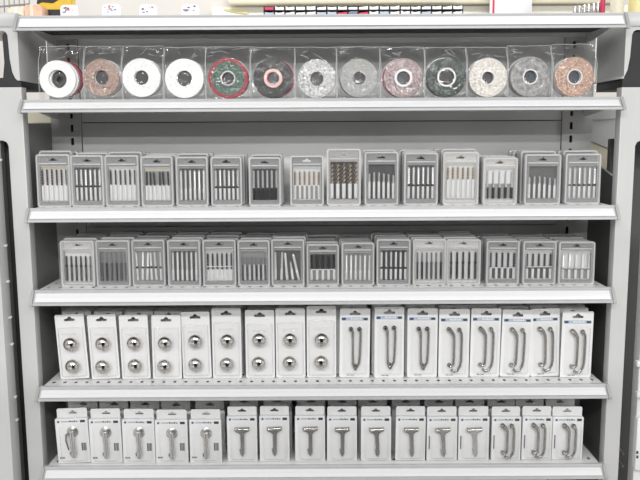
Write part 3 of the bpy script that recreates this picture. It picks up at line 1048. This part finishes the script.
for i, (xl, xr, yt, yb, roll, kc, rears) in enumerate(KNOBS):
    rnd = random.Random(400 + i)
    Y = Y4 - (.004 if i < 4 else 0)
    a, b_ = at(xl, (yt + yb) / 2, Y + D4), at(xr, (yt + yb) / 2, Y + D4)
    wd, cx = b_.x - a.x, (a.x + b_.x) / 2
    ht = at((xl + xr) / 2, yt, Y + D4).z - zp
    cache = {}
    lift = abs(math.sin(math.radians(roll))) * wd / 2
    lab = 'two chrome knobs on white card, ' + KL[i]
    o = thing('knob_pack', lab, 'knob pack', (cx, Y, zp + lift), (0, math.radians(roll), 0), 'carded chrome knobs')
    card_base(o, wd, ht, D4, cache)
    hw = wd / 2
    obj('blister', blister_shell(-hw + .005, hw - .005, .006, ht * .79, D4 - .0004, .012), o)
    obj('tray', plate('tray', [rrect(-hw + .0042, hw - .0042, .0052, ht * .80, .003, 3), rrect(-hw + .0055, hw - .0055, .0065, ht * .79, .003, 3)], D4 - .003, D4 - .0002, 'blister', .0004), o)
    obj('tray_ridge', plate('tray_ridge', [rrect(-hw * .45, hw * .45, ht * .705, ht * .735, .003, 3)], D4 - .014, D4 - .012, 'blister', .0004), o)
    cr, sr = math.cos(math.radians(roll)), math.sin(math.radians(roll))
    for k in (0, 2):
        p = at(kc[k], kc[k + 1], Y + .006)
        dx, dz = p.x - cx, p.z - zp - lift
        k1 = obj('knob', KNOB, o, (dx * cr - dz * sr, D4 - .0004, dx * sr + dz * cr))
        obj('base_ring', COLLAR, k1, (0, 0, 0))
    for q in range(rears + 2):
        yy = Y + (q + 1) * .0245
        e = thing('knob_pack', 'white knob card, %s in line behind the %s' % (ORD[q], KL[i].split(',')[0].split(' beside')[0]), 'knob pack',
                  (cx + rnd.uniform(.001, .005), yy, zp), (0, 0, 0), 'carded chrome knobs')
        e.scale = (1, 1, 1 if i >= 4 else 1.03)
        card_base(e, wd, ht, D4, cache)
        obj('blister', o.children[1].data, e)

HANDLES = [
    (339.3, 369.5, 308.3, 377, .6, 'point'), (374.5, 404, 306.8, 376.8, 0, 'point'), (407.3, 437.3, 308, 377, 0, 'point'),
    (438.8, 469.2, 309, 376.5, 0, 'bow'), (470.2, 500, 308.5, 375.8, .5, 'bow'), (500.5, 531, 310, 377.2, 1.2, 'bow'),
    (531.3, 560.3, 309, 376.2, -1.6, 'bow'), (561, 592, 311.5, 378, .4, 'bow')]
HLAB = ['first handle card, next to the knob cards', 'second handle card from the knobs', 'third handle card from the knobs', 'fourth handle card from the knobs',
        'fifth handle card from the knobs', 'sixth handle card from the knobs, tilted right', 'seventh handle card from the knobs, tilted left',
        'rightmost handle card, standing forward by the end frame']
for i, (xl, xr, yt, yb, roll, var) in enumerate(HANDLES):
    rnd = random.Random(440 + i)
    Y = Y4 - (.006 if i in (7,) else 0) + (.0 if i % 2 else .002)
    d = .018
    a, b_ = at(xl, (yt + yb) / 2, Y + d), at(xr, (yt + yb) / 2, Y + d)
    wd, cx = b_.x - a.x, (a.x + b_.x) / 2
    ht = at((xl + xr) / 2, yt, Y + d).z - zp
    hw = wd / 2
    lift = abs(math.sin(math.radians(roll))) * wd / 2
    cache = {}
    o = thing('handle_pack', 'pull handle on blue-banded card, ' + HLAB[i], 'handle pack', (cx, Y, zp + lift), (0, math.radians(roll), 0), 'carded pull handles')
    c = card_base(o, wd, ht, d, cache)
    u = ht / (yb - yt)
    obj('printed_band', printed_band(-hw * .88, hw * .88, ht - 12.2 * u, 3.2 * u, 'blue', d), c)
    obj('small_print', small_print(-hw * .5, hw * .0, 2.0 * u, .7 * u, d), c)
    h1, h2 = handle_pair(lambda x, dd: (x * u, ht - dd * u), d - .009, var)
    obj('handle', h1, o)
    obj('handle', h2, o)
    obj('blister', blister_shell(-hw * .72, hw * .80, 4 * u, ht - 14 * u, d - .0004, .016), o)
    for q in range(3 + (i % 2)):
        e = thing('handle_pack', 'white handle card, %s in line behind the %s' % (ORD[q], HLAB[i].split(',')[0]), 'handle pack',
                  (cx + rnd.uniform(-.006, .003), Y + (q + 1) * .0245, zp), (0, 0, 0), 'carded pull handles')
        e.scale = (1, 1, 1.02)
        card_base(e, wd, ht, d, cache)
        obj('blister', o.children[-1].data, e)

# ---- bottom row
BOX = [
    (57.0, 89.5, 408.3, 462.0, -2.0, 'lever'), (89.8, 121.5, 408.5, 462.6, -.8, 'lever'), (122.3, 154.5, 408.6, 463, 0, 'lever'),
    (155.2, 187.5, 409.3, 462.6, 0, 'lever'), (189.5, 221.3, 409, 462.3, 0, 'lever'),
    (227, 257, 406, 460.6, 0, 'tee'), (259.5, 289.3, 405.5, 460.3, 0, 'tee'), (295, 325, 405.5, 461.2, 0, 'tee'), (327, 357, 406, 461.3, 0, 'tee'),
    (361, 391.2, 406, 461.5, 0, 'tee'), (395.5, 425.3, 406, 461.5, .5, 'tee'), (427, 457.3, 406.2, 461.5, 0, 'tee'), (458.6, 489.2, 406, 461.5, 0, 'tee'),
    (491.8, 521, 406.2, 461.5, 0, 'bow'), (522.2, 551.8, 406, 461.3, .5, 'bow'), (552.5, 583, 406.3, 461.3, .3, 'bow')]
KINDW = {'lever': 'round-headed lever hook', 'tee': 'T-shaped hook', 'bow': 'curved pull handle'}
CNT = {'lever': 5, 'tee': 8, 'bow': 3}
Y5 = .029
zp5 = PLATE[5] + .0006
seen = {'lever': 0, 'tee': 0, 'bow': 0}
for i, (xl, xr, yt, yb, roll, var) in enumerate(BOX):
    rnd = random.Random(500 + i)
    Y = Y5 - (.006 if i < 5 else 0)
    d = .020
    a, b_ = at(xl, (yt + yb) / 2, Y + .012), at(xr, (yt + yb) / 2, Y + .012)
    wd, cx = b_.x - a.x, (a.x + b_.x) / 2
    ht = at((xl + xr) / 2, yt, Y + d + .004).z - zp5
    u = wd / (xr - xl)
    hw = wd / 2
    lift = abs(math.sin(math.radians(roll))) * wd / 2
    cache = {}
    k = seen[var]
    seen[var] += 1
    pl = {0: 'leftmost', CNT[var] - 1: 'rightmost'}.get(k, ORD[k] + ' from left')
    o = thing('hook_pack' if var != 'bow' else 'handle_pack', 'white boxed %s, %s of its kind on the bottom shelf' % (KINDW[var], pl), 'hook pack' if var != 'bow' else 'handle pack',
              (cx, Y, zp5 + lift), (0, math.radians(roll), 0), 'boxed hooks on the bottom shelf')
    hx = (.0015 if i < 5 else 0)
    card_base(o, wd * .93 if i < 5 else wd * .97, ht, d + .002, cache, hx=hx, hs=.0090)
    zb = ht - 9.3 * u if (i < 5 or i > 8) else ht - 9.0 * u
    bx = obj('box_body', MB().box(-hw, hw, .012, d + .0018, 0, zb, 'card_white', .0012).mesh('box_body'), o)
    obj('printed_band', printed_band(-hw * .93, hw * .93, zb - 4.6 * u, 3.6 * u, 'logo', .012), bx)
    if i < 5:
        sp = obj('barcode', small_print(hw * .52, hw * .84, 13 * u, 8 * u, .012, True), bx)
        obj('small_print', small_print(-hw * .86, -hw * .55, 5 * u, 1.6 * u, .012), bx)
    elif i > 10:
        obj('small_print', small_print(-hw * .88, -hw * .80, 12 * u, 14 * u, .012), bx)
    top = zb - 6.5 * u
    y = .012
    if var == 'lever':
        zc = zb - 13.5 * u
        xc = .8 * u
        b = MB().lathe([(.0001, 0), (5.8 * u, 0), (5.8 * u, .0022), (4.2 * u, .0040), (2.6 * u, .0048), (2.2 * u, .009), (.0001, .0095)], (xc, y, zc), 'y', 'satin', 24)
        b.tube([(xc, y - .0085, zc + 1.5 * u), (xc, y - .0095, zc - 3 * u), (xc + .2 * u, y - .009, zc - 12 * u), (xc + .2 * u, y - .008, zc - 21 * u), (xc, y - .007, zc - 25.5 * u)],
               [2.6 * u, 2.3 * u, 2.1 * u, 2.6 * u, 2.0 * u], 'satin', 12)
        b.tube([(xc - .4 * u, y - .0075, zc - 24.5 * u), (xc - 2.6 * u, y - .007, zc - 22.5 * u), (xc - 3.0 * u, y - .007, zc - 20 * u)], [1.3 * u, 1.1 * u, .7 * u], 'satin', 8)
        if i == 0:
            b.tube([(xc - 2 * u, y - .006, zc + .5 * u), (xc - 6 * u, y - .006, zc - 2 * u), (xc - 6.5 * u, y - .006, zc - 8 * u), (xc - 4.5 * u, y - .006, zc - 18 * u)], [1.1 * u, 1 * u, .8 * u, .6 * u], 'nickel', 8)
        obj('lever_hook', b.mesh('lever_hook'), o)
    elif var == 'tee':
        zc = zb - 13 * u
        xc = .3 * u
        ln = (1.2 if i > 8 else 0) * u
        prof = [(xc - 7 * u, zc + 2.2 * u), (xc + 6.8 * u, zc + 2.6 * u), (xc + 7 * u, zc - .4 * u), (xc + 3 * u, zc - 2.4 * u), (xc + 1.9 * u, zc - 5 * u),
                (xc + 1.7 * u + ln, zc - 24 * u), (xc + .2 * u + ln, zc - 27.5 * u), (xc - 1.8 * u + ln, zc - 25 * u), (xc - 2.6 * u + ln, zc - 20.5 * u), (xc - 1.5 * u + ln * .7, zc - 19.5 * u),
                (xc - 1.5 * u, zc - 5 * u), (xc - 3.2 * u, zc - 2.6 * u), (xc - 6.6 * u, zc - 1.4 * u)]
        me = plate('tee_hook', [prof], y - .0075, y - .0015, 'satin', .0011)
        hk = obj('tee_hook', me, o)
        cap = MB().tube([(xc - 6.4 * u, y - .0075, zc + .6 * u), (xc + 6.6 * u, y - .0075, zc + 1.3 * u)], 1.5 * u, 'chrome', 10)
        cap.ball((xc - 6.0 * u, y - .0065, zc + .1 * u), 2.0 * u, 'chrome', 12)
        obj('cross_bar', cap.mesh('cross_bar'), hk)
        obj('post', MB().lathe([(1.6 * u, -.0015), (1.6 * u, .002)], (xc, y, zc), 'y', 'nickel', 10).mesh('post'), hk)
    else:
        h1, h2 = handle_pair(lambda x, dd: (x * u * .92 + .6 * u, zb + 7.5 * u - dd * u * .80), y - .009, 'bow')
        obj('handle', h1, o)
        obj('handle', h2, o)
    obj('blister', blister_shell(-hw * .74, hw * .82, 2.8 * u, top, y - .0006, .0165 if var != 'lever' else .014), o)
    for q in range(2):
        e = thing(o.name.split('.')[0], 'white hook box, %s in line behind the %s %s' % (ORD[q], pl, KINDW[var]), o['category'],
                  (cx + rnd.uniform(-.002, .006) * (1 if cx < .1 else -1), Y + (q + 1) * .050, zp5), (0, 0, 0), 'boxed hooks on the bottom shelf')
        e.scale = (1, 1, 1.02)
        obj('card', cache['c'], e)
        obj('box_body', bx.data, e)

# ------------------------------------------------------------------ on and above the top shelf
ZT = PLATE[0] + .0006
TAGS = [(60.3, 78, 5), (102, 120.5, 4), (139.5, 157, 4.5), (181.3, 199, 4.5)]
TW = ['leftmost, by the yellow tool', 'second from left', 'third from left', 'rightmost']
for i, (xl, xr, yt) in enumerate(TAGS):
    Y = .10
    a, b_ = at(xl, 10, Y), at(xr, 10, Y)
    wd = b_.x - a.x
    ht = at((xl + xr) / 2, yt, Y).z - ZT
    o = thing('shelf_card', 'small white rounded card with colour print standing on topmost shelf, ' + TW[i], 'card', ((a.x + b_.x) / 2, Y, ZT), group='small cards on the topmost shelf')
    hw = wd / 2
    c = obj('card', plate('card', [rrect(-hw, hw, 0, ht, .008, 4)], 0, .0025, 'card_white', .0004), o)
    obj('foot', MB().box(-hw * .7, hw * .7, .0026, .030, 0, .003, 'card_white').mesh('foot'), o)
    rnd = random.Random(60 + i)
    b = MB()
    for k in range(9):
        m = ('print_blue', 'print_red', 'print_pale', 'print_blue')[(k + i) % 4]
        x, z = rnd.uniform(-hw * .75, hw * .55), ht - rnd.uniform(.002, .016)
        ww, hh = rnd.uniform(.002, .008), rnd.uniform(.0012, .003)
        pts = [(x + ww * .5 * math.cos(q), z + hh * .7 * math.sin(q)) for q in [k2 * math.pi / 4 for k2 in range(8)]]
        if max(p[0] for p in pts) < hw * .9 and max(p[1] for p in pts) < ht - .0015:
            b.extrude(pts, -.0004 - .0002 * k / 9, 0, m, 'y')
    obj('colour_print', b.mesh('colour_print', False), c)

# wire basket at the far left, yellow tool, peach packs
p0, p1 = at(-6, 12, .19), at(33, 0, .19)
t = thing('wire_basket', 'grey wire basket at the upper left corner on topmost shelf', 'basket', (p0.x, .165, ZT))
lx = p1.x - p0.x
zz = at(10, 8, .17).z - ZT
for k in range(9):
    obj('wire', MB().tube([(lx * k / 8, 0, 0), (lx * k / 8, .004, .09)], .0011, 'wire', 6).mesh('wire'), t)
obj('frame_wire', MB().tube([(0, -.002, zz), (lx, -.002, zz + .007)], .0024, 'wire', 8).mesh('frame_wire'), t)
obj('frame_wire', MB().tube([(0, -.002, .0024), (lx, -.002, .0024)], .0022, 'wire', 8).mesh('frame_wire'), t)
a, b_ = at(38, 8, .13), at(73, 8, .13)
t = thing('hand_plane', 'yellow and black hand tool lying at the left of topmost shelf', 'tool', ((a.x + b_.x) / 2, .13, ZT))
hw = (b_.x - a.x) / 2
zl = at(55, 10.5, .12).z - ZT
obj('sole', plate('sole', [rrect(-hw * .75, hw * .55, 0, zl, .004, 2)], -.018, .018, 'black', .001), t)
body = [(-hw, zl), (hw * .75, zl), (hw, zl + .012), (hw * .95, zl + .035), (hw * .5, zl + .022), (0, zl + .012), (-hw * .6, zl + .014), (-hw, zl + .008)]
obj('body', plate('body', [body], -.016, .016, 'yellow', .002), t)
grip = [(-hw * .9, zl + .016), (-hw * .2, zl + .014), (hw * .5, zl + .024), (hw * .8, zl + .05), (-hw * .7, zl + .05)]
obj('grip', plate('grip', [grip], -.012, .012, 'black', .002), t)
for xl, xr, yt, m, wds in ((12.5, 28, 9.5, 'cream', 'pale cream'), (27.5, 44, 7.5, 'peach', 'peach coloured')):
    a, b_ = at(xl, 12, .09), at(xr, 12, .09)
    ht = at((xl + xr) / 2, yt, .09).z - ZT
    hw = (b_.x - a.x) / 2
    o = thing('sponge', '%s rounded sponge lying on topmost shelf at far left' % wds, 'sponge', ((a.x + b_.x) / 2, .09, ZT))
    obj('block', plate('block', [rrect(-hw, hw, 0, ht, min(hw, ht) * .45, 5)], -.02, .02, m, .003), o)
    obj('wrap_band', plate('wrap_band', [rrect(-hw * .25, hw * .15, .0002, ht + .0006, .001, 1)], -.0212, .0212, 'cream' if m == 'peach' else 'card_white'), o)

# drill sticks, red marker and bottles at the right end of the top shelf
for k in range(6):
    px = 575 + 4.7 * k
    tall = k > 4
    a = at(px, 8, .10)
    ht = at(px, 6.5 - .9 * k, .10).z - ZT
    b = MB().lathe([(.0040, 0), (.0045, .002), (.0045, ht * .7), (.0036, ht * .72), (.0036, ht * .97), (.002, ht)], (0, 0, 0), 'z', 'satin', 12)
    o = thing('metal_bit', 'grey metal bit standing at the right of topmost shelf, %s from left' % ORD[k], 'bit', (a.x, .10 + .003 * (k % 2), ZT), group='bits standing on the topmost shelf')
    obj('shaft', b.mesh('shaft'), o)
    obj('cap', MB().lathe([(.0050, ht * .30), (.0050, ht * .48)], (0, 0, 0), 'z', 'card_grey', 12).mesh('cap'), o)
a = at(602.5, 8, .095)
o = thing('red_marker', 'dark red marker standing upright near the right end of topmost shelf', 'marker', (a.x, .095, ZT))
ht = .07
obj('barrel', MB().lathe([(.0046, 0), (.0052, .002), (.0052, ht * .6), (.004, ht * .62)], (0, 0, 0), 'z', 'red', 14).mesh('barrel'), o)
obj('cap', MB().lathe([(.0056, ht * .6), (.0056, ht * .95), (.003, ht)], (0, 0, 0), 'z', 'black', 14).mesh('cap'), o)
for px, m, c2, rr, ht, wds in ((617, 'cream', 'card_white', .014, .085, 'pale beige'), (637, 'yellow_pale', 'card_white', .018, .10, 'pale yellow')):
    Y = .15
    a = at(px, 8, Y)
    zz = ZT if a.x < .58 else at(630, 13, .034).z + .0025
    o = thing('bottle', '%s bottle standing at the upper right corner' % wds, 'bottle', (a.x, Y, zz))
    obj('body', MB().lathe([(rr * .95, 0), (rr, .003), (rr, ht * .65), (rr * .5, ht * .8), (rr * .5, ht * .85)], (0, 0, 0), 'z', m, 20).mesh('body'), o)
    obj('cap', MB().lathe([(rr * .55, ht * .85), (rr * .55, ht), (rr * .4, ht * 1.02)], (0, 0, 0), 'z', c2, 16).mesh('cap'), o)

# ---- far wall: cream panel, black bins, white board
def on_wall(xl, xr, yt, yb, Y):
    a, b_ = at(xl, yb, Y), at(xr, yt, Y)
    return a.x, b_.x, a.z, b_.z


x0, x1, z0, z1 = on_wall(213, 480, -60, 60, WY - .03)
tp = struct('trim_1', MB().box(x0, x1 + 1.2, WY - .03, WY - .001, z0, at(300, 7, WY - .03).z, 'wall_cream', .004).mesh('trim_1'))
tp2 = struct('trim_2', MB().box(at(228, 3, WY - .07).x, at(620, 3, WY - .07).x, WY - .07, WY - .031, at(300, 4.0, WY - .07).z, at(300, -10, WY - .07).z, 'cream', .006).mesh('trim_2'))
YB = WY - .26
x0, x1, z0, z1 = on_wall(264, 463, 3.8, 14.8, YB)
zbase = at(360, 15.5, YB).z
t = thing('bin_rack', 'black wall rack of small open bins behind the topmost shelf', 'rack', (0, 0, 0))
obj('back', MB().box(x0, x1, WY - .075, WY - .071, zbase, z1, 'black').mesh('back'), t)
n = 19
obj('top_board', MB().box(x0, x1, YB + .045, WY - .075, z1 - .006, z1, 'black').mesh('top_board'), t)
zmid = at(360, 9.6, YB).z
for zz in (zmid, zbase + .002):
    obj('shelf_board', MB().box(x0, x1, YB, WY - .075, zz - .004, zz, 'black').mesh('shelf_board'), t)
xd = [x0 + (x1 - x0) * k / n for k in range(n + 1)]
for k, x in enumerate(xd):
    obj('divider', MB().box(x - .002, x + .002, YB, WY - .075, zbase, z1 - .006, 'black').mesh('divider'), t)
cols = ['card_white', 'card_cool', 'card_white', 'print_pale', 'card_white', 'bluegrey', 'card_white', 'red', 'card_cool', 'peach', 'print_pale']
DIV = (xd[1] - xd[0])
for r_, zz in enumerate((zmid, zbase + .002)):
    hgt = ((z1 - zmid) if r_ == 0 else (zmid - zbase)) * .62
    for k in range(n):
        rnd = random.Random(900 + 50 * r_ + k)
        m = cols[rnd.randrange(len(cols))] if r_ or k in (0, 12, 15) else rnd.choice(['card_white', 'card_cool', 'card_white'])
        if r_ == 0 and k == 0:
            m = 'red'
        xc = (xd[k] + xd[k + 1]) / 2
        w2 = DIV * .40
        hh = hgt * rnd.uniform(.75, 1.15)
        prof = [(-w2, .0003), (w2, .0003), (w2, hh * rnd.uniform(.7, 1)), (w2 * .4, hh * .8), (-w2 * .3, hh * rnd.uniform(.6, .9)), (-w2, hh * rnd.uniform(.6, 1))]
        o = obj('parts_bag', plate('parts_bag', [prof], -.02, .02, m, .001), None, (xc, YB + .012, zz))
        tag(o, 'small bag of parts in the %s bin of the %s bin row behind the shelf' % (['first', 'second', 'third', 'fourth', 'fifth', 'sixth', 'seventh', 'eighth', 'ninth', 'tenth', 'eleventh', 'twelfth', 'thirteenth', 'fourteenth', 'fifteenth', 'sixteenth', 'seventeenth', 'eighteenth', 'nineteenth'][k], ('upper', 'lower')[r_]), 'bag', 'bags in the wall bins')
x0, x1, z0, z1 = on_wall(489.5, 533, -40, 30, WY - .12)
t = thing('white_board', 'white board with a red edge strip behind the top shelf at right', 'board', (0, 0, 0))
obj('panel', MB().box(x0, x1, WY - .13, WY - .105, z0, z1, 'card_white', .004).mesh('panel'), t)
xa = at(493.5, 8, WY - .13).x
obj('red_strip', MB().box(xa - .006, xa + .004, WY - .134, WY - .1305, z0 + .01, z1 - .01, 'red').mesh('red_strip'), t)
obj('bracket', MB().box(x0 + .02, x1 - .02, WY - .105, WY - .071, z0 + .05, z1 - .05, 'wire').mesh('bracket'), t)
x0, x1, z0, z1 = on_wall(222, 248, 7.5, 13.6, WY - .05)
pts = [(x0, z1), (x0 + (x1 - x0) * .25, z1 - .004), (x0 + (x1 - x0) * .7, z0 + .022), (x1, z0 + .012), (x1 - .006, z0), (x0 + (x1 - x0) * .55, z0 + .006), (x0 + .01, z1 - .01)]
o = obj('sticker', plate('sticker', [pts], WY - .034, WY - .0302, 'yellow_pale'))
tag(o, 'small yellow green leaf-shaped sticker on the cream wall panel', 'sticker')
